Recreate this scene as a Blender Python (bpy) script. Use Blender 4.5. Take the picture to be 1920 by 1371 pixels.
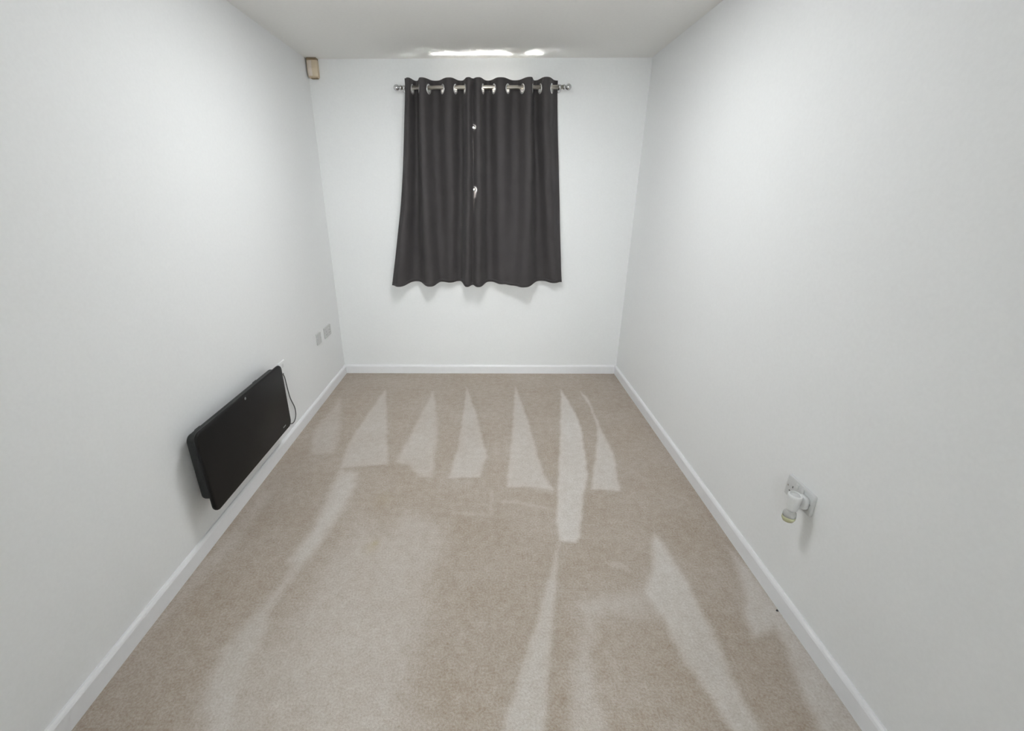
import bpy, bmesh, math, random
import numpy as np
from mathutils import Vector, Matrix
random.seed(4)
for o in list(bpy.data.objects):
    bpy.data.objects.remove(o, do_unlink=True)
SC = bpy.context.scene
COL = SC.collection

# ------------------------------------------------------------------ camera
CAM_H = 1.529
F_PX, CX, CY = 835.46, 903.84, 693.92          # focal length and principal point, 1920x1371 frame
cd = bpy.data.cameras.new('camera'); cam = bpy.data.objects.new('camera', cd); COL.objects.link(cam)
cd.sensor_fit = 'HORIZONTAL'; cd.sensor_width = 36.0
cd.lens = F_PX / 1920 * 36.0
cd.shift_x = (960 - CX) / 1920; cd.shift_y = (CY - 685.5) / 1920
cd.clip_start = 0.02
_r = Vector((0.99994512, 0.01034236, -0.00166892)); _u = Vector((-0.00230542, 0.37264227, 0.92797221))
_f = Vector((-0.01021933, 0.92791744, -0.37264566))
cam.matrix_world = Matrix(((_r.x, _u.x, -_f.x, 0), (_r.y, _u.y, -_f.y, 0), (_r.z, _u.z, -_f.z, CAM_H), (0, 0, 0, 1)))
SC.camera = cam

# ------------------------------------------------------------------ daylight, lamp, added fill, exposure
world = bpy.data.worlds.new('overcast'); SC.world = world; world.use_nodes = True
bg = world.node_tree.nodes['Background']
bg.inputs[0].default_value = (1.0, 0.985, 0.96, 1); bg.inputs[1].default_value = 380.0
# semi-flush ceiling lamp above the frame: most light goes down, some spreads over the ceiling
ld = bpy.data.lights.new('ceiling_lamp', 'AREA'); ld.shape = 'DISK'; ld.size = 0.6
ld.energy = 17.0; ld.color = (0.965, 0.99, 1.0)
lo = bpy.data.objects.new('ceiling_lamp', ld); COL.objects.link(lo); lo.location = (-0.06, 2.33, 2.37)
ld = bpy.data.lights.new('ceiling_lamp_globe', 'POINT'); ld.shadow_soft_size = 0.13
ld.energy = 8.0; ld.color = (0.965, 0.99, 1.0)
lo = bpy.data.objects.new('ceiling_lamp_globe', ld); COL.objects.link(lo); lo.location = (-0.06, 2.02, 2.24)
# added frontal fill: unseen area light at the hall end behind the camera
ld = bpy.data.lights.new('hall_fill_light', 'AREA'); ld.shape = 'RECTANGLE'; ld.size = 1.0; ld.size_y = 1.5
ld.energy = 140.0; ld.color = (0.965, 0.99, 1.0)
lo = bpy.data.objects.new('hall_fill_light', ld); COL.objects.link(lo); lo.location = (-0.06, -3.3, 1.45); lo.rotation_euler = (math.pi / 2, 0, math.pi)
SC.view_settings.view_transform = 'Standard'; SC.view_settings.look = 'None'
SC.view_settings.gamma = 1.0; SC.view_settings.use_curve_mapping = False
SC.view_settings.exposure = 0.0

# ------------------------------------------------------------------ room numbers (metres)
XL, XR, YB, YF, H = -1.2815, 1.1621, 3.7388, -0.75, 2.4
SK_H, SK_T = 0.078, 0.015
WX0, WX1, WZ0, WZ1 = -0.36, 0.31, 1.2, 2.09            # window opening

# ------------------------------------------------------------------ materials
def nodes(name):
    m = bpy.data.materials.new(name); m.use_nodes = True
    nt = m.node_tree; return m, nt, nt.nodes['Principled BSDF']
def simple(name, col, rough=0.5, metal=0.0, spec=0.5, bump=0.0, scale=200.0, coat=0.0):
    m, nt, b = nodes(name)
    b.inputs['Roughness'].default_value = rough; b.inputs['Metallic'].default_value = metal
    b.inputs['Specular IOR Level'].default_value = spec; b.inputs['Coat Weight'].default_value = coat
    tc = nt.nodes.new('ShaderNodeTexCoord'); n = nt.nodes.new('ShaderNodeTexNoise')
    n.inputs['Scale'].default_value = scale; n.inputs['Detail'].default_value = 3
    nt.links.new(tc.outputs['Object'], n.inputs['Vector'])
    r = nt.nodes.new('ShaderNodeMix'); r.data_type = 'RGBA'
    r.inputs[6].default_value = (*[c * 0.97 for c in col], 1); r.inputs[7].default_value = (*[min(1, c * 1.03) for c in col], 1)
    nt.links.new(n.outputs['Fac'], r.inputs[0]); nt.links.new(r.outputs[2], b.inputs['Base Color'])
    if bump:
        bp = nt.nodes.new('ShaderNodeBump'); bp.inputs['Strength'].default_value = bump; bp.inputs['Distance'].default_value = 0.002
        nt.links.new(n.outputs['Fac'], bp.inputs['Height']); nt.links.new(bp.outputs['Normal'], b.inputs['Normal'])
    return m
MAT = {}
MAT['wall'] = simple('white_wall_paint', (0.875, 0.885, 0.885), 0.75, spec=0.25, bump=0.05, scale=90)
MAT['ceil'] = simple('ceiling_paint', (0.905, 0.90, 0.875), 0.9, spec=0.1, bump=0.05, scale=60)
MAT['gloss'] = simple('white_gloss_trim', (0.86, 0.865, 0.88), 0.35, spec=0.4, scale=30)
MAT['upvc'] = simple('white_window_plastic', (0.85, 0.85, 0.85), 0.3, scale=30)
MAT['plate'] = simple('white_socket_plastic', (0.66, 0.67, 0.67), 0.35, scale=60)
MAT['plate2'] = simple('grey_white_socket_plastic', (0.58, 0.585, 0.58), 0.4, scale=60)
MAT['rocker'] = simple('white_rocker_plastic', (0.72, 0.725, 0.72), 0.3, scale=60)
MAT['hole'] = simple('dark_pin_slot', (0.10, 0.10, 0.10), 0.7)
MAT['glassblack'] = simple('black_heater_glass', (0.0060, 0.0060, 0.0062), 0.42, spec=0.22, scale=20)
MAT['casing'] = simple('black_heater_casing', (0.016, 0.018, 0.018), 0.5, spec=0.4, bump=0.1, scale=300)
MAT['mark'] = simple('grey_print', (0.22, 0.23, 0.24), 0.4)
MAT['cord'] = simple('dark_grey_cable', (0.085, 0.085, 0.085), 0.5)
MAT['nickel'] = simple('satin_nickel', (0.62, 0.58, 0.52), 0.32, metal=1.0, scale=40)
MAT['chrome'] = simple('polished_chrome', (0.62, 0.62, 0.63), 0.12, metal=1.0, scale=40)
MAT['ring'] = simple('bright_eyelet_metal', (0.86, 0.86, 0.85), 0.25, metal=0.6, scale=40)
MAT['beige'] = simple('yellowed_plastic', (0.60, 0.50, 0.36), 0.5, scale=40)
MAT['beige2'] = simple('pinkish_cream_plastic', (0.68, 0.60, 0.53), 0.5, scale=40)
MAT['brown'] = simple('brown_yellowed_plastic', (0.26, 0.19, 0.11), 0.6, scale=40)
MAT['white_plastic'] = simple('white_freshener_plastic', (0.80, 0.81, 0.81), 0.3, scale=40)
MAT['speck'] = simple('dark_lint', (0.03, 0.03, 0.035), 0.9)

def glass_pane_mat():
    m, nt, b = nodes('window_glass'); nt.nodes.remove(b)
    out = nt.nodes['Material Output']; t = nt.nodes.new('ShaderNodeBsdfTransparent'); g = nt.nodes.new('ShaderNodeBsdfGlossy')
    g.inputs['Roughness'].default_value = 0.03; lw = nt.nodes.new('ShaderNodeLayerWeight'); lw.inputs['Blend'].default_value = 0.5
    pw = nt.nodes.new('ShaderNodeMath'); pw.operation = 'POWER'; pw.inputs[1].default_value = 5.0; nt.links.new(lw.outputs['Facing'], pw.inputs[0])
    ma = nt.nodes.new('ShaderNodeMath'); ma.operation = 'MULTIPLY_ADD'; ma.inputs[1].default_value = 0.6; ma.inputs[2].default_value = 0.03; nt.links.new(pw.outputs[0], ma.inputs[0])
    mx = nt.nodes.new('ShaderNodeMixShader'); nt.links.new(ma.outputs[0], mx.inputs[0]); nt.links.new(t.outputs[0], mx.inputs[1])
    nt.links.new(g.outputs[0], mx.inputs[2]); nt.links.new(mx.outputs[0], out.inputs[0]); return m
MAT['pane'] = glass_pane_mat()
def refill_mat(name, col, tr):
    m, nt, b = nodes(name)
    b.inputs['Base Color'].default_value = (*col, 1); b.inputs['Roughness'].default_value = 0.12
    b.inputs['Transmission Weight'].default_value = tr; b.inputs['IOR'].default_value = 1.35
    n = nt.nodes.new('ShaderNodeTexNoise'); n.inputs['Scale'].default_value = 90
    bp = nt.nodes.new('ShaderNodeBump'); bp.inputs['Strength'].default_value = 0.1; bp.inputs['Distance'].default_value = 0.001
    nt.links.new(n.outputs['Fac'], bp.inputs['Height']); nt.links.new(bp.outputs['Normal'], b.inputs['Normal'])
    return m
MAT['bottle'] = refill_mat('clear_refill_glass', (0.93, 0.94, 0.93), 0.7)
MAT['oil'] = refill_mat('pale_yellow_oil', (0.78, 0.78, 0.52), 0.45)

MAT['bounce_backing'] = simple('pale_bounce_backing', (0.62, 0.60, 0.57), 0.85, spec=0.1, scale=300)  # pale unseen curtain back, added to throw window light onto wall and ceiling
def curtain_mat():
    m, nt, b = nodes('charcoal_blackout_fabric')
    tc = nt.nodes.new('ShaderNodeTexCoord'); mp = nt.nodes.new('ShaderNodeMapping'); mp.inputs['Scale'].default_value = (900, 900, 700)
    n = nt.nodes.new('ShaderNodeTexNoise'); n.inputs['Scale'].default_value = 1.0; n.inputs['Detail'].default_value = 2
    nt.links.new(tc.outputs['Object'], mp.inputs[0]); nt.links.new(mp.outputs[0], n.inputs['Vector'])
    n2 = nt.nodes.new('ShaderNodeTexNoise'); n2.inputs['Scale'].default_value = 9; n2.inputs['Detail'].default_value = 3
    nt.links.new(tc.outputs['Object'], n2.inputs['Vector'])
    r = nt.nodes.new('ShaderNodeMix'); r.data_type = 'RGBA'
    r.inputs[6].default_value = (0.045, 0.0405, 0.0415, 1); r.inputs[7].default_value = (0.058, 0.053, 0.0535, 1)
    nt.links.new(n2.outputs['Fac'], r.inputs[0]); nt.links.new(r.outputs[2], b.inputs['Base Color'])
    bp = nt.nodes.new('ShaderNodeBump'); bp.inputs['Strength'].default_value = 0.25; bp.inputs['Distance'].default_value = 0.0006
    nt.links.new(n.outputs['Fac'], bp.inputs['Height'])
    bp2 = nt.nodes.new('ShaderNodeBump'); bp2.inputs['Strength'].default_value = 0.35; bp2.inputs['Distance'].default_value = 0.01
    nt.links.new(n2.outputs['Fac'], bp2.inputs['Height']); nt.links.new(bp.outputs['Normal'], bp2.inputs['Normal'])
    nt.links.new(bp2.outputs['Normal'], b.inputs['Normal'])
    b.inputs['Roughness'].default_value = 0.75; b.inputs['Specular IOR Level'].default_value = 0.3
    b.inputs['Sheen Weight'].default_value = 0.05; b.inputs['Sheen Roughness'].default_value = 0.5
    return m
MAT['curtain'] = curtain_mat()

def carpet_mat():
    m, nt, b = nodes('beige_twist_carpet')
    L = nt.links.new
    tc = nt.nodes.new('ShaderNodeTexCoord')
    at = nt.nodes.new('ShaderNodeAttribute'); at.attribute_name = 'pile'
    st = nt.nodes.new('ShaderNodeAttribute'); st.attribute_name = 'stain'
    def noise(scale, detail, rough=0.5):
        n = nt.nodes.new('ShaderNodeTexNoise'); n.inputs['Scale'].default_value = scale; n.inputs['Detail'].default_value = detail
        n.inputs['Roughness'].default_value = rough; L(tc.outputs['Object'], n.inputs['Vector']); return n
    n_f = noise(125, 3, 0.75); n_m = noise(26, 4, 0.6); n_l = noise(3.2, 3)
    def mth(op, a, bv):
        x = nt.nodes.new('ShaderNodeMath'); x.operation = op
        for i, v in enumerate((a, bv)):
            if isinstance(v, (int, float)): x.inputs[i].default_value = v
            else: L(v, x.inputs[i])
        return x.outputs[0]
    # brushed pile reads lighter; fine tufts and soft mottling on top
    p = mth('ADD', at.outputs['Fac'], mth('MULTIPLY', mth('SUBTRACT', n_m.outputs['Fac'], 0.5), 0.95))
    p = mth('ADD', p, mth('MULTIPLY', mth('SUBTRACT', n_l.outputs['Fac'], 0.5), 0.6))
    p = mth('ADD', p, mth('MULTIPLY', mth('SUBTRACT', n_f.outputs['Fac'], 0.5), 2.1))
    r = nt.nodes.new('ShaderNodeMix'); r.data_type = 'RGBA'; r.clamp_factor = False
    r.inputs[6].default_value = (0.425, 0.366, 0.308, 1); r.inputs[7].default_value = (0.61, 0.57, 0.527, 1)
    L(p, r.inputs[0])
    r2 = nt.nodes.new('ShaderNodeMix'); r2.data_type = 'RGBA'; r2.inputs[7].default_value = (0.40, 0.31, 0.13, 1)
    L(st.outputs['Fac'], r2.inputs[0]); L(r.outputs[2], r2.inputs[6]); L(r2.outputs[2], b.inputs['Base Color'])
    b.inputs['Roughness'].default_value = 0.95; b.inputs['Specular IOR Level'].default_value = 0.05
    b.inputs['Sheen Weight'].default_value = 0.1; b.inputs['Sheen Roughness'].default_value = 0.6
    bp = nt.nodes.new('ShaderNodeBump'); bp.inputs['Strength'].default_value = 0.6; bp.inputs['Distance'].default_value = 0.004
    L(n_f.outputs['Fac'], bp.inputs['Height']); L(bp.outputs['Normal'], b.inputs['Normal'])
    return m
MAT['carpet'] = carpet_mat()

# ------------------------------------------------------------------ mesh helpers
def link(name, me, mat, parent=None, smooth=False):
    if mat: me.materials.append(MAT[mat])
    if smooth:
        for p in me.polygons: p.use_smooth = True
    o = bpy.data.objects.new(name, me); COL.objects.link(o)
    if parent: o.parent = parent
    return o
def obj(name, bm, mat, parent=None, smooth=False):
    bmesh.ops.recalc_face_normals(bm, faces=bm.faces)
    me = bpy.data.meshes.new(name); bm.to_mesh(me); bm.free()
    return link(name, me, mat, parent, smooth)
def tag(o, label, cat, group=None):
    o['label'] = label; o['category'] = cat
    if group: o['group'] = group
    return o
def thing(name, label, cat, loc=(0, 0, 0), rotz=0.0, group=None):
    o = bpy.data.objects.new(name, None); COL.objects.link(o); o.empty_display_size = 0.05
    o.location = loc; o.rotation_euler = (0, 0, rotz); return tag(o, label, cat, group)
def struct(o): o['kind'] = 'structure'; return o
def box(bm, x0, x1, y0, y1, z0, z1, bevel=0.0, seg=2):
    r = bmesh.ops.create_cube(bm, size=1.0); vs = r['verts']
    for v in vs:
        v.co = Vector(((x0 + x1) / 2 + v.co.x * (x1 - x0), (y0 + y1) / 2 + v.co.y * (y1 - y0), (z0 + z1) / 2 + v.co.z * (z1 - z0)))
    if bevel:
        es = list({e for v in vs for e in v.link_edges})
        bmesh.ops.bevel(bm, geom=es, offset=bevel, segments=seg, affect='EDGES', profile=0.5)
    return bm
def bx(*a, **k): return box(bmesh.new(), *a, **k)
def rring(w, h, r, n=8):
    """rounded rectangle outline, centred, in (u, v)"""
    pts = []
    for cx_, cy_, a0 in ((w/2-r, h/2-r, 0), (-w/2+r, h/2-r, 90), (-w/2+r, -h/2+r, 180), (w/2-r, -h/2+r, 270)):
        for i in range(n + 1):
            a = math.radians(a0 + 90 * i / n); pts.append((cx_ + r * math.cos(a), cy_ + r * math.sin(a)))
    return pts
def loft(bm, rings, cap=True):
    vr = [[bm.verts.new(p) for p in ring] for ring in rings]; n = len(vr[0])
    for a, b in zip(vr, vr[1:]):
        for i in range(n): bm.faces.new((a[i], a[(i + 1) % n], b[(i + 1) % n], b[i]))
    if cap: bm.faces.new(vr[0]); bm.faces.new(vr[-1])
    return bm
def lathe(bm, prof, n=24, origin=(0, 0, 0), axis='Z', sx=1.0, sy=1.0):
    rings = []
    for r, t in prof:
        ring = []
        for i in range(n):
            a = 2 * math.pi * i / n; u, v = r * sx * math.cos(a), r * sy * math.sin(a)
            p = {'Z': (u, v, t), 'X': (t, u, v), 'Y': (u, t, v)}[axis]
            ring.append(tuple(p[k] + origin[k] for k in range(3)))
        rings.append(ring)
    return loft(bm, rings)
def tube(pts, rad, n=10, sub=8):
    P = [Vector(p) for p in pts]; Q = []
    for i in range(len(P) - 1):
        p0, p1, p2, p3 = P[max(i-1, 0)], P[i], P[i+1], P[min(i+2, len(P)-1)]
        for k in range(sub):
            t = k / sub
            Q.append(0.5 * ((2*p1) + (p2-p0)*t + (2*p0-5*p1+4*p2-p3)*t*t + (3*p1-p0-3*p2+p3)*t**3))
    Q.append(P[-1]); rings = []; nrm = Vector((1, 0, 0))
    for i, p in enumerate(Q):
        d = (Q[min(i+1, len(Q)-1)] - Q[max(i-1, 0)]).normalized()
        nrm = (nrm - d * nrm.dot(d)).normalized(); b = d.cross(nrm)
        rings.append([p + (nrm * math.cos(2*math.pi*k/n) + b * math.sin(2*math.pi*k/n)) * rad for k in range(n)])
    return loft(bmesh.new(), rings)
def torus(R, r, n=24, m=8, flat=1.0):
    """ring about the local Y axis"""
    bm = bmesh.new(); vs = []
    for i in range(n):
        a = 2 * math.pi * i / n
        vs.append([bm.verts.new(((R + r * math.cos(2*math.pi*j/m)) * math.cos(a), r * flat * math.sin(2*math.pi*j/m),
                                 (R + r * math.cos(2*math.pi*j/m)) * math.sin(a))) for j in range(m)])
    for i in range(n):
        for j in range(m):
            bm.faces.new((vs[i][j], vs[(i+1) % n][j], vs[(i+1) % n][(j+1) % m], vs[i][(j+1) % m]))
    return bm

# ------------------------------------------------------------------ room shell
T = 0.12
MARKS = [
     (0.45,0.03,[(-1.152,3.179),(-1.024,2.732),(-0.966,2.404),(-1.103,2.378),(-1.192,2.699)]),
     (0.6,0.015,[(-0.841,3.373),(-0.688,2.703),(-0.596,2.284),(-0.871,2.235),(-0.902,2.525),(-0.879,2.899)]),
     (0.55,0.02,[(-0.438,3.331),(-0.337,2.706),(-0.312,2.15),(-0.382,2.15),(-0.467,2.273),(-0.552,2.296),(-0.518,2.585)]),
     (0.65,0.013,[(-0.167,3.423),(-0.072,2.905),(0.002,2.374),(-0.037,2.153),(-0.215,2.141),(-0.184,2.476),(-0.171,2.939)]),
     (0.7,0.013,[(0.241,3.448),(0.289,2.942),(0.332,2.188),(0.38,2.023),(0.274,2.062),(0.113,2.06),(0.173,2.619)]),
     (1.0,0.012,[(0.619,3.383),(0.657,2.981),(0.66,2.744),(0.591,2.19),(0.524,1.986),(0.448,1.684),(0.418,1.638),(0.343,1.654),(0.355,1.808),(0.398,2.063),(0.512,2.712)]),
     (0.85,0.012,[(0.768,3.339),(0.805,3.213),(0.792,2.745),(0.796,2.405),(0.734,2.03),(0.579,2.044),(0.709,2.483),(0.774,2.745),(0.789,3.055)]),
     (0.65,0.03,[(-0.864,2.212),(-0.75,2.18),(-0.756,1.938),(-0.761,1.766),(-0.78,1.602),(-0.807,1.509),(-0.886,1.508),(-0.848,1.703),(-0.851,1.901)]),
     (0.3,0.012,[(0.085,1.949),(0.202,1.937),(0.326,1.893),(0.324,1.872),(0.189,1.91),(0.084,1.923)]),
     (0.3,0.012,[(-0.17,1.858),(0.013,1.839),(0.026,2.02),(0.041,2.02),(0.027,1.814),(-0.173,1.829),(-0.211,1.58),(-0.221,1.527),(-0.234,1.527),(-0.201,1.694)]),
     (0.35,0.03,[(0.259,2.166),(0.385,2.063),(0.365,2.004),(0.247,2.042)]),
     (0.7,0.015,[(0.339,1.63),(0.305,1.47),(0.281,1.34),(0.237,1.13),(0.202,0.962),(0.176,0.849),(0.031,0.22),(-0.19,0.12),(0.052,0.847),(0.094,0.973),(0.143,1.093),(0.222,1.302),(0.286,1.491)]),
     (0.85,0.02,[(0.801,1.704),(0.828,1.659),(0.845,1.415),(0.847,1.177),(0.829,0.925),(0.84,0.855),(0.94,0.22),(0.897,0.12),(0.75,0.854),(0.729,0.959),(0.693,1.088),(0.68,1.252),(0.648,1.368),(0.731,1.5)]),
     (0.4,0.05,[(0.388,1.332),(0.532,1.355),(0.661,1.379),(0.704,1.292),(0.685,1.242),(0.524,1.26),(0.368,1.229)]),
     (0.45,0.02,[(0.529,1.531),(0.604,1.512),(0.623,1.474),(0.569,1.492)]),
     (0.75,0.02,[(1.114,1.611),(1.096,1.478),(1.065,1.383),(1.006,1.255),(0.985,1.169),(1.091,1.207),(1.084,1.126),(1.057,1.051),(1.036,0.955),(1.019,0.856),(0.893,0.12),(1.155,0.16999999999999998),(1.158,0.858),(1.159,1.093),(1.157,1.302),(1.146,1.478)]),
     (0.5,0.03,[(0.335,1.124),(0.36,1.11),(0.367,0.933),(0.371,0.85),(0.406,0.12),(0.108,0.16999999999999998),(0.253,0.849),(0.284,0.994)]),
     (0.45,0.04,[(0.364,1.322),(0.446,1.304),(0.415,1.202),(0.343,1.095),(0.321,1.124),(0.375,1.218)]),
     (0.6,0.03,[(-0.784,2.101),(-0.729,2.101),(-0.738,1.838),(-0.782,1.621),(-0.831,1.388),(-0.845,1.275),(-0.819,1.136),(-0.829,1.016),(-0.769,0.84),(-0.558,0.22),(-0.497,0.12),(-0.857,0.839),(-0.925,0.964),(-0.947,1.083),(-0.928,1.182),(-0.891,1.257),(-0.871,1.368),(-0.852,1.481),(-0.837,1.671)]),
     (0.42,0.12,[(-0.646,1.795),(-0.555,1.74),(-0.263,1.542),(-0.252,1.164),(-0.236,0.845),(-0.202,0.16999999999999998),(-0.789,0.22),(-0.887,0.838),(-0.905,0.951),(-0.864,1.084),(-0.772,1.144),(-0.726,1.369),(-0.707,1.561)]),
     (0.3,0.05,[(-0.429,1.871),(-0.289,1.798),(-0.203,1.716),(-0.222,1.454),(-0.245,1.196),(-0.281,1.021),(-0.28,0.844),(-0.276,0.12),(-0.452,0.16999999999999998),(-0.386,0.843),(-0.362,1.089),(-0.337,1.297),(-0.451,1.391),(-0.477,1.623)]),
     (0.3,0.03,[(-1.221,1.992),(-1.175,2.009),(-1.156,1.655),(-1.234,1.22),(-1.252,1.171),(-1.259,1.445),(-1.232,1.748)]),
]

def poly_weight(X, Y, pts, soft):
    P = np.array(pts); inside = np.zeros(X.shape, bool); dist = np.full(X.shape, 9.0)
    for (x0, y0), (x1, y1) in zip(P, np.roll(P, -1, axis=0)):
        c = ((y0 > Y) != (y1 > Y)); t = (Y - y0) / (y1 - y0 if y1 != y0 else 1e-9)
        inside ^= c & (X < x0 + t * (x1 - x0))
        dx, dy = x1 - x0, y1 - y0; l2 = dx * dx + dy * dy + 1e-12
        s = np.clip(((X - x0) * dx + (Y - y0) * dy) / l2, 0, 1)
        dist = np.minimum(dist, np.hypot(X - x0 - s * dx, Y - y0 - s * dy))
    sd = np.where(inside, dist, -dist); t = np.clip(sd / soft * 0.5 + 0.5, 0, 1)
    return t * t * (3 - 2 * t)
def carpet():
    xs = np.linspace(XL, XR, 300); ys = np.concatenate(([YF], np.linspace(0.0, YB, 450)))
    X, Y = np.meshgrid(xs, ys); rng = np.random.default_rng(3)
    wob = 0.004
    Xw = X + wob * np.sin(Y * 23 + X * 11) * 0.5 + wob * 0.4 * np.sin(Y * 61 - X * 37)
    Yw = Y + wob * np.sin(X * 29 - Y * 13) * 0.5
    pile = np.zeros(X.shape)
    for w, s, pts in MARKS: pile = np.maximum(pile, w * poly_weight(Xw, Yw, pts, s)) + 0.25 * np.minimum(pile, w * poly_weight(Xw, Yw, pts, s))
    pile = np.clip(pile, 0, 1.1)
    stain = np.zeros(X.shape)
    for sx, sy, r, w in ((-0.521, 1.627, 0.018, 0.45), (-0.53, 1.60, 0.03, 0.2), (-0.55, 1.95, 0.05, 0.12), (0.38, 2.2, 0.02, 0.1)):
        stain = np.maximum(stain, w * np.exp(-((X - sx) ** 2 + (Y - sy) ** 2) / r ** 2))
    ny, nx = X.shape
    V = np.stack([X, Y, np.zeros_like(X)], -1).reshape(-1, 3)
    i = np.arange(ny * nx).reshape(ny, nx)
    Fq = np.stack([i[:-1, :-1], i[:-1, 1:], i[1:, 1:], i[1:, :-1]], -1).reshape(-1, 4)
    me = bpy.data.meshes.new('floor'); me.vertices.add(len(V)); me.vertices.foreach_set('co', V.ravel())
    me.loops.add(Fq.size); me.loops.foreach_set('vertex_index', Fq.ravel().astype(np.int32))
    me.polygons.add(len(Fq)); me.polygons.foreach_set('loop_start', np.arange(0, Fq.size, 4, dtype=np.int32))
    me.update(calc_edges=True)
    for nm, arr in (('pile', pile), ('stain', stain)):
        a = me.attributes.new(nm, 'FLOAT', 'POINT'); a.data.foreach_set('value', arr.ravel().astype(np.float32))
    return struct(link('floor', me, 'carpet'))
carpet()
struct(obj('ceiling', bx(XL - T, XR + T, YF - T, YB + T, H, H + T), 'ceil'))
struct(obj('wall_left', bx(XL - T, XL, YF - T, YB + T, -0.02, H), 'wall'))
struct(obj('wall_right', bx(XR, XR + T, YF - T, YB + T, -0.02, H), 'wall'))
# wall behind camera; doorway and unseen hall added to confine the fill light
DX0, DX1, DZ, HY = -0.56, 0.44, 2.06, -3.5
bm = bmesh.new(); box(bm, XL, DX0, YF - T, YF, -0.02, H); box(bm, DX1, XR, YF - T, YF, -0.02, H); box(bm, DX0, DX1, YF - T, YF, DZ, H)
struct(obj('wall_front', bm, 'wall'))
bm = bmesh.new(); box(bm, DX0 - 0.2, DX0 - 0.1, HY, YF - T, -0.02, H); box(bm, DX1 + 0.1, DX1 + 0.2, HY, YF - T, -0.02, H); box(bm, DX0 - 0.2, DX1 + 0.2, HY - 0.1, HY, -0.02, H)
struct(obj('wall_added_hall', bm, 'wall'))
struct(obj('ceiling_added_hall', bx(DX0 - 0.2, DX1 + 0.2, HY - 0.1, YF - T, H, H + T), 'ceil'))
struct(obj('floor_added_hall', bx(DX0 - 0.2, DX1 + 0.2, HY - 0.1, YF, -0.05, -0.0005), 'carpet'))
bm = bmesh.new(); WT = 0.15                                        # outer wall, with the window opening left free
box(bm, XL, WX0, YB, YB + WT, -0.02, H); box(bm, WX1, XR, YB, YB + WT, -0.02, H)
box(bm, WX0, WX1, YB, YB + WT, -0.02, WZ0); box(bm, WX0, WX1, YB, YB + WT, WZ1, H)
struct(obj('wall_back', bm, 'wall'))

def baseboard(name, p0, p1, nrm):
    prof = [(0, 0), (SK_T, 0), (SK_T, SK_H - 0.014), (SK_T * 0.8, SK_H - 0.006), (SK_T * 0.45, SK_H), (0, SK_H)]
    bm = bmesh.new()
    loft(bm, [[(p[0] + nrm[0] * t, p[1] + nrm[1] * t, z) for t, z in prof] for p in (p0, p1)])
    struct(obj(name, bm, 'gloss'))
baseboard('baseboard_left', (XL, YF), (XL, YB), (1, 0)); baseboard('baseboard_right', (XR, YF), (XR, YB), (-1, 0))
baseboard('baseboard_back', (XL + SK_T, YB), (XR - SK_T, YB), (0, -1))

# window behind the curtains
win = bpy.data.objects.new('window_1', None); COL.objects.link(win); win.location = (0, 0, 0); struct(win)
fy0, fy1, fw = YB + 0.006, YB + 0.056, 0.045
bm = bmesh.new()
box(bm, WX0, WX0 + fw, fy0, fy1, WZ0, WZ1, bevel=0.006); box(bm, WX1 - fw, WX1, fy0, fy1, WZ0, WZ1, bevel=0.006)
box(bm, WX0 + fw, WX1 - fw, fy0, fy1, WZ0, WZ0 + fw, bevel=0.006); box(bm, WX0 + fw, WX1 - fw, fy0, fy1, WZ1 - fw, WZ1, bevel=0.006)
obj('window_frame', bm, 'upvc', win)
wm = (WX0 + WX1) / 2
obj('mullion', bx(wm - 0.03, wm + 0.03, fy0, fy1, WZ0 + fw, WZ1 - fw, bevel=0.006), 'upvc', win)
for a, b in ((WX0 + fw, wm - 0.03), (wm + 0.03, WX1 - fw)):
    obj('pane', bx(a, b, fy0 + 0.012, fy0 + 0.016, WZ0 + fw, WZ1 - fw), 'pane', win)
obj('window_sill', bx(WX0 - 0.03, WX1 + 0.03, YB - 0.026, fy0, WZ0 - 0.02, WZ0, bevel=0.004), 'upvc', win)

# ------------------------------------------------------------------ curtain pole
ROD_Y, ROD_Z, ROD_R = YB - 0.085, 2.207, 0.0125
pole = thing('curtain_pole', 'satin metal curtain pole with round finials above the charcoal curtains', 'curtain pole', (-0.04, ROD_Y, ROD_Z))
obj('rod', lathe(bmesh.new(), [(ROD_R, -0.565), (ROD_R, 0.575)], 20, axis='X'), 'nickel', pole, True)
for s, xe in ((-1, -0.565), (1, 0.575)):
    prof = [(0.0125, 0), (0.017, 0.001), (0.017, 0.010), (0.010, 0.012), (0.010, 0.016)]
    for k in range(11):
        a = math.pi * (0.14 + 0.86 * k / 10); prof.append((max(0.0005, 0.0215 * math.sin(a)), 0.0355 - 0.0215 * math.cos(a)))
    obj('finial', lathe(bmesh.new(), [(r, xe + s * t) for r, t in prof], 20, axis='X'), 'chrome', pole, True)
for xb in (-0.545, 0.548):
    bm = bmesh.new(); lathe(bm, [(0.006, 0.0), (0.006, 0.083)], 12, origin=(xb, 0.0, 0.0), axis='Y')
    b = obj('bracket', bm, 'chrome', pole, True)
    obj('wall_rose', lathe(bmesh.new(), [(0.024, 0.0845), (0.024, 0.081), (0.014, 0.075), (0.008, 0.074)], 20, origin=(xb, 0, 0), axis='Y'), 'chrome', b, True)
    obj('cup', lathe(bmesh.new(), [(0.0128, -0.008), (0.0165, -0.008), (0.0165, 0.008), (0.0128, 0.008)], 18, origin=(xb, 0, 0), axis='X'), 'chrome', b, True)

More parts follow.
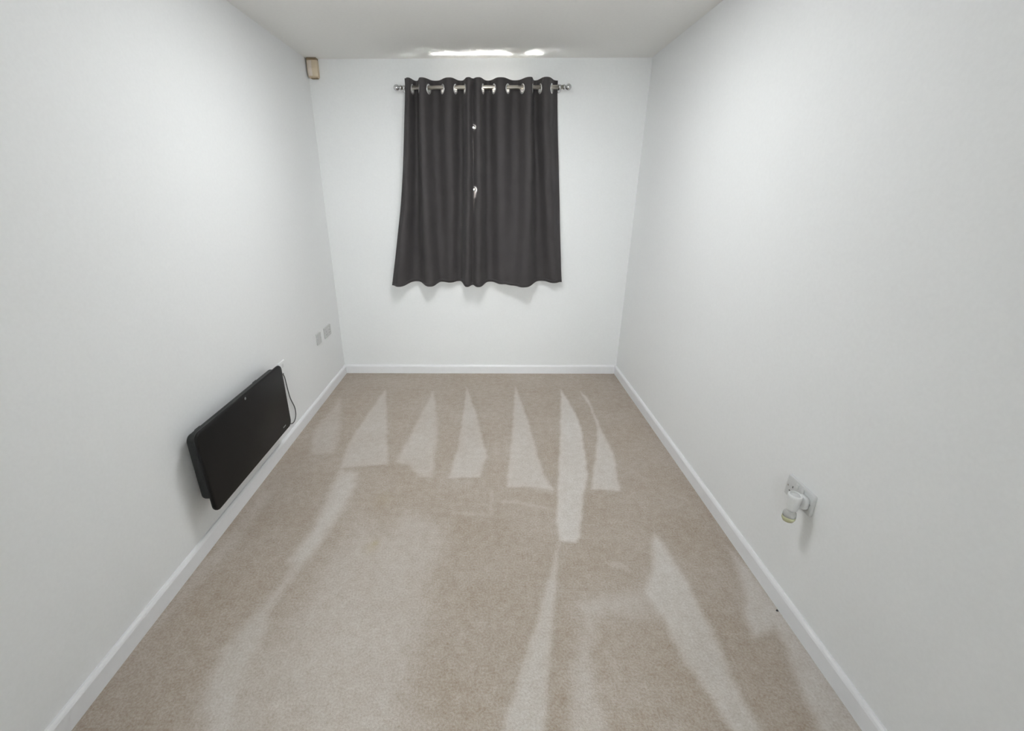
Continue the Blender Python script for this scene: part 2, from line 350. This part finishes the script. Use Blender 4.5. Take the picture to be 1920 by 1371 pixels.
# ------------------------------------------------------------------ curtains
def ut(u): return -0.574 + (u - 285) * 1.071 / 1380               # pole end of each fold
def ub(u): return -0.668 + (u - 285) * 1.252 / 1380               # hem end of each fold
def ease(t):
    e = 0.5 - 0.5 * math.cos(math.pi * t); return 0.4 * e + 0.6 * e * e * (3 - 2 * e)
def make_curtain(label, ctrl, z_hem, eyelets_at, inner):
    c = thing('eyelet_curtain', label, 'curtain', (-0.1, ROD_Y, 0.0), 0, 'pair of charcoal eyelet curtains')
    ZT = 2.258
    nseg = len(ctrl) - 1; SUB = 40; cols = nseg * SUB + 1
    zr = list(np.linspace(ZT, ZT - 0.105, 30)) + list(np.linspace(ZT - 0.105, z_hem, 62))[1:]
    def point(s, z):
        i = min(int(s), nseg - 1); t = s - i; e = ease(t)
        xt0, ot0, xb0, ob0 = ctrl[i]; xt1, ot1, xb1, ob1 = ctrl[i + 1]
        h = max(0.0, (ZT - 0.05 - z) / (ZT - 0.05 - z_hem)); w = h ** 1.1; wx = h ** 1.7
        u = (xt0 + (xt1 - xt0) * t) * (1 - wx) + (xb0 + (xb1 - xb0) * t) * wx
        o = (ot0 + (ot1 - ot0) * e) * (1 - w) + (ob0 + (ob1 - ob0) * e) * w
        x = ut(u) * (1 - h) + ub(u) * h
        x += 0.003 * math.sin(5.1 * z) * min(1, 3 * h)
        o += 0.004 * math.sin(7.0 * z + 1.7 * s) * min(1, 3 * h) + 0.003 * math.sin(17 * z - 2.9 * s) * min(1, 2 * h)
        if inner:                                                  # slight openings where the two edges part
            k = max(0.0, 1 - s) if inner > 0 else max(0.0, s - (nseg - 1))
            for zg, a in ((1.954, 0.0235), (1.546, 0.026), (1.507, 0.0245)):
                x += inner * a * k * math.exp(-((z - zg) / 0.012) ** 2)
        return Vector((x + 0.1, -o, z - 0.30 * (o - 0.01) * max(0.0, h - 0.5) * 2))
    eye = []
    for i in eyelets_at:
        p0, p1 = ctrl[i], ctrl[i + 1]
        t = min((k / 400 for k in range(401)), key=lambda k: abs(p0[1] + (p1[1] - p0[1]) * ease(k)))
        zc = ROD_Z - 0.0095; p = point(i + t, zc); q = point(i + t + 0.02, zc); eye.append((p, math.atan2(q.y - p.y, q.x - p.x)))
    bm = bmesh.new()
    grid = [[bm.verts.new(point(j / SUB, z)) for j in range(cols)] for z in zr]
    for r in range(len(zr) - 1):
        for j in range(cols - 1):
            vs = (grid[r][j], grid[r][j+1], grid[r+1][j+1], grid[r+1][j]); m = (vs[0].co + vs[2].co) / 2
            if r < 31 and any((m - p).length < 0.0235 for p, _ in eye): continue
            bm.faces.new(vs)
    for v in [v for v in bm.verts if not v.link_faces]: bm.verts.remove(v)
    me = bpy.data.meshes.new('fabric'); bm.to_mesh(me); bm.free()     # face normals point to the window: pale backing there, added to bounce window light
    f = link('fabric', me, 'bounce_backing', c, True); me.materials.append(MAT['curtain'])
    so = f.modifiers.new('thickness', 'SOLIDIFY'); so.thickness = 0.0022; so.offset = 0; so.material_offset = 1; so.material_offset_rim = 1
    rm = None
    for p, a in eye:
        if rm is None:
            o = obj('eyelet', torus(0.0265, 0.0062, 28, 8, 0.6), 'ring', c, True); rm = o.data
        else:
            o = bpy.data.objects.new('eyelet', rm); COL.objects.link(o); o.parent = c
        o.location = p; o.rotation_euler = (0, 0, a)
    # stitched hem, a second thickness of cloth at the bottom edge
    bm = bmesh.new(); hz = [z_hem - 0.001, z_hem + 0.012, z_hem + 0.024]
    g = [[bm.verts.new(point(j / SUB, z) + Vector((0, -0.0026, 0))) for j in range(0, cols, 2)] for z in hz]
    for a, b in zip(g, g[1:]):
        for j in range(len(a) - 1): bm.faces.new((a[j], a[j+1], b[j+1], b[j]))
    hm = obj('hem', bm, 'curtain', c, True); so = hm.modifiers.new('thickness', 'SOLIDIFY'); so.thickness = 0.0015; so.offset = 0
    return c
# (u at pole, distance in front of pole, u at hem, distance in front at hem)
LEFT = [(283, .026, 172, .024), (315, .052, 232, .050), (375, -.050, 385, -.046), (434, .054, 520, .054), (550, -.050, 625, -.036),
        (685, .048, 700, -.024), (787, -.050, 775, -.046), (858, .056, 850, .056), (899, .016, 906, .018)]
RIGHT = [(876, .004, 878, .006), (945, .052, 948, .054), (1028, -.050, 1050, -.040), (1140, .048, 1170, .014), (1282, -.048, 1250, .026),
         (1410, .056, 1360, .056), (1460, -.052, 1520, -.050), (1548, .054, 1640, -.010), (1672, -.060, 1704, -.030)]
make_curtain('charcoal eyelet curtain hanging on the left half of the pole', LEFT, 0.822, [1, 2, 3, 4, 5, 6], 0)
make_curtain('charcoal eyelet curtain hanging on the right half of the pole', RIGHT, 0.822, [1, 2, 3, 4, 5, 6, 7], 1)

# ------------------------------------------------------------------ black wall heater
hx = XL
heat = thing('panel_heater', 'flat black glass-fronted panel heater low on the left wall', 'heater', (XL, 1.98, 0.21))
def slab(y0, y1, z0, z1, x0, x1, r, bev, y_in=0.0):
    w, h_ = y1 - y0, z1 - z0; cy, cz = (y0 + y1) / 2 - 1.98, (z0 + z1) / 2 - 0.21
    R_ = lambda x, k: [(x, cy + u, cz + v) for u, v in rring(w - 2 * k, h_ - 2 * k, max(0.004, r - k), 8)]
    rings = [R_(x0, bev), R_(x0 + bev * 0.3, bev * 0.3), R_(x0 + bev, 0), R_(x1 - bev, 0), R_(x1 - bev * 0.3, bev * 0.3), R_(x1, bev)]
    return loft(bmesh.new(), rings)
cas = obj('casing', slab(1.598, 2.385, 0.258, 0.581, 0.026, 0.074, 0.03, 0.010), 'casing', heat, True)
fp = obj('front_panel', slab(1.578, 2.395, 0.208, 0.603, 0.074, 0.092, 0.036, 0.007), 'glassblack', heat, True)
for o in (cas, fp):
    m_ = o.modifiers.new('es', 'EDGE_SPLIT'); m_.split_angle = math.radians(50)
obj('power_mark', lathe(bmesh.new(), [(0.007, 0.0918), (0.007, 0.0926)], 16, origin=(0, 1.974 - 1.98, 0.582 - 0.21), axis='X'), 'mark', fp)
obj('maker_mark', bx(0.0918, 0.0926, 2.283 - 1.98, 2.318 - 1.98, 0.240 - 0.21, 0.2475 - 0.21, bevel=0.0003), 'mark', fp)
for yy in (1.72, 2.24):
    obj('wall_bracket', bx(0.0, 0.023, yy - 0.02 - 1.98, yy + 0.02 - 1.98, 0.10, 0.35, bevel=0.002), 'casing', heat)
cp = [(-1.250, 2.36, .285), (-1.258, 2.43, .20), (-1.268, 2.505, .150), (-1.270, 2.572, .118), (-1.2705, 2.622, .135), (-1.2705, 2.635, .195),
      (-1.2705, 2.595, .29), (-1.2705, 2.580, .375), (-1.2705, 2.572, .440), (-1.268, 2.555, .468), (-1.262, 2.545, .480)]
obj('power_cord', tube([(x - XL, y - 1.98, z - 0.21) for x, y, z in cp], 0.0032), 'cord', heat, True)

# ------------------------------------------------------------------ sockets
def socket(label, gangs, loc, rotz, mat, group=None, holes=True):
    """origin on the wall at the plate's centre; local +Y out of the wall"""
    t = thing('wall_socket', label, 'socket', loc, rotz, group); w = 0.146 if gangs == 2 else 0.086; h_ = 0.086
    prof = lambda y, k: [(u, y, v) for u, v in rring(w - 2*k, h_ - 2*k, 0.005, 4)]
    p = obj('face_plate', loft(bmesh.new(), [prof(0.0, 0), prof(0.0065, 0), prof(0.0085, 0.0012), prof(0.0092, 0.004)]), mat, t)
    for g in range(gangs):
        ox = (-0.036 + 0.072 * g) if gangs == 2 else 0.0
        if holes:
            for hx_, hz_, hw, hh in ((0, 0.006, 0.0045, 0.009), (-0.011, -0.016, 0.0075, 0.0045), (0.011, -0.016, 0.0075, 0.0045)):
                obj('pin_slot', bx(ox + hx_ - hw/2, ox + hx_ + hw/2, 0.0088, 0.0095, hz_ - hh/2, hz_ + hh/2), 'hole', p)
            sx = ox + (0.021 if g == 0 else -0.021) if gangs == 2 else ox
            r = bmesh.new(); box(r, sx - 0.0065, sx + 0.0065, 0.0085, 0.0125, 0.016, 0.034, bevel=0.0012)
            obj('rocker_switch', r, 'rocker', t)
    for s in (-1, 1):
        obj('screw', lathe(bmesh.new(), [(0.0035, 0.0088), (0.0035, 0.0100), (0.002, 0.0104)], 12, origin=(s * (w/2 - 0.0125), 0, 0), axis='Y'), 'chrome', t)
    return t
socket('white double wall socket on the right wall holding the plug-in freshener', 2, (XR, 1.367, 0.487), math.pi/2, 'plate')
socket('white double wall socket on the left wall near the window corner', 2, (XL, 3.418, 0.488), -math.pi/2, 'plate2')
socket('white single wall plate beside the double socket on the left wall', 1, (XL, 3.222, 0.490), -math.pi/2, 'plate2', holes=False)
sp = thing('fused_spur', 'white square wall plate behind the far end of the black heater', 'wall plate', (XL, 2.575, 0.505), -math.pi/2)
prof = lambda y, k: [(u, y, v) for u, v in rring(0.086 - 2*k, 0.086 - 2*k, 0.005, 4)]
obj('face_plate', loft(bmesh.new(), [prof(0.0, 0), prof(0.0065, 0), prof(0.0085, 0.0012), prof(0.0092, 0.004)]), 'wall', sp)
obj('fuse_cover', bx(-0.012, 0.012, 0.009, 0.0108, 0.004, 0.028, bevel=0.0006), 'rocker', sp)
obj('cord_outlet', lathe(bmesh.new(), [(0.007, 0.009), (0.007, 0.0135), (0.004, 0.0145)], 14, origin=(0.028, 0, -0.026), axis='Y'), 'rocker', sp)

# ------------------------------------------------------------------ plug-in air freshener (local: +Y out of wall)
af = thing('air_freshener', 'white plug-in air freshener with pale yellow refill in right wall socket', 'air freshener', (XR, 1.331, 0.44), math.pi/2)
bm = bmesh.new()
P = lambda y, w, h_, r, cz: [(u, y, v + cz) for u, v in rring(w, h_, r, 6)]
loft(bm, [P(0.0094, 0.046, 0.050, 0.014, 0.043), P(0.020, 0.046, 0.050, 0.016, 0.043), P(0.028, 0.040, 0.044, 0.016, 0.044)])
obj('plug_block', bm, 'white_plastic', af, True)
bm = bmesh.new(); cyl = 0.050
lathe(bm, [(0.0165, 0.010), (0.0185, 0.014), (0.0200, 0.030), (0.0215, 0.050), (0.0225, 0.066), (0.0215, 0.073), (0.0180, 0.0765), (0.0165, 0.0745), (0.0160, 0.070)], 28, origin=(0, cyl, 0), sx=1.12, sy=1.0)
body_ = obj('heater_body', bm, 'white_plastic', af, True)
bm = bmesh.new(); lathe(bm, [(0.0150, 0.0702), (0.0150, 0.0722), (0.012, 0.0735), (0.004, 0.0738)], 24, origin=(0, cyl, 0), sx=1.12)
obj('vent_cap', bm, 'plate', body_, True)
bm = bmesh.new(); lathe(bm, [(0.0135, 0.0105), (0.0150, 0.004), (0.0195, -0.002), (0.0215, -0.009), (0.0222, -0.018)], 28, origin=(0, cyl, 0))
obj('bottle', bm, 'bottle', af, True)
bm = bmesh.new(); lathe(bm, [(0.0222, -0.0182), (0.0218, -0.030), (0.0180, -0.0385), (0.011, -0.0415), (0.001, -0.0410)], 28, origin=(0, cyl, 0))
obj('refill_oil', bm, 'oil', af, True)

# ------------------------------------------------------------------ motion sensor in the top corner
ms = thing('motion_sensor', 'yellowed plastic motion sensor up in the corner beside the ceiling', 'sensor', (-1.236, YB, 2.276))
def arcring(z, w, dep, bul, n=10):
    pts = [(-w/2, 0, z), (-w/2, -dep, z)]
    pts += [(-w/2 + w * i / n, -dep - bul * math.sin(math.pi * i / n), z) for i in range(1, n)]
    return pts + [(w/2, -dep, z), (w/2, 0, z)]
hs = obj('housing', loft(bmesh.new(), [arcring(z, w, d_, b_) for z, w, d_, b_ in ((0.004, .060, .026, .004), (0.012, .070, .036, .008), (0.060, .072, .040, .010), (0.108, .072, .036, .008), (0.122, .066, .028, .003))]), 'beige', ms)
obj('lens', loft(bmesh.new(), [[(x * 0.62 - 0.010, y - 0.0022 if y < -0.01 else y, z) for x, y, z in arcring(z, .07, d_, b_)] for z, d_, b_ in ((0.014, .036, .008), (0.060, .040, .010), (0.106, .036, .008))]), 'beige2', ms)
obj('top_cap', bx(-0.034, 0.036, -0.044, -0.001, 0.110, 0.1235, bevel=0.003), 'brown', ms)
obj('base_clip', bx(-0.020, 0.028, -0.030, -0.001, 0.0, 0.006, bevel=0.002), 'brown', ms)

# ------------------------------------------------------------------ lint on the carpet edge
bm = bmesh.new(); bmesh.ops.create_icosphere(bm, subdivisions=2, radius=0.0045)
for v in bm.verts:
    v.co *= 1 + 0.25 * math.sin(v.co.x * 900 + v.co.z * 700); v.co.z = v.co.z * 0.6 + 0.0027
o = obj('lint_speck', bm, 'speck', None, True); o.location = (1.1405, 1.28, 0.0)
tag(o, 'tiny dark speck on the carpet against the right skirting board', 'lint')
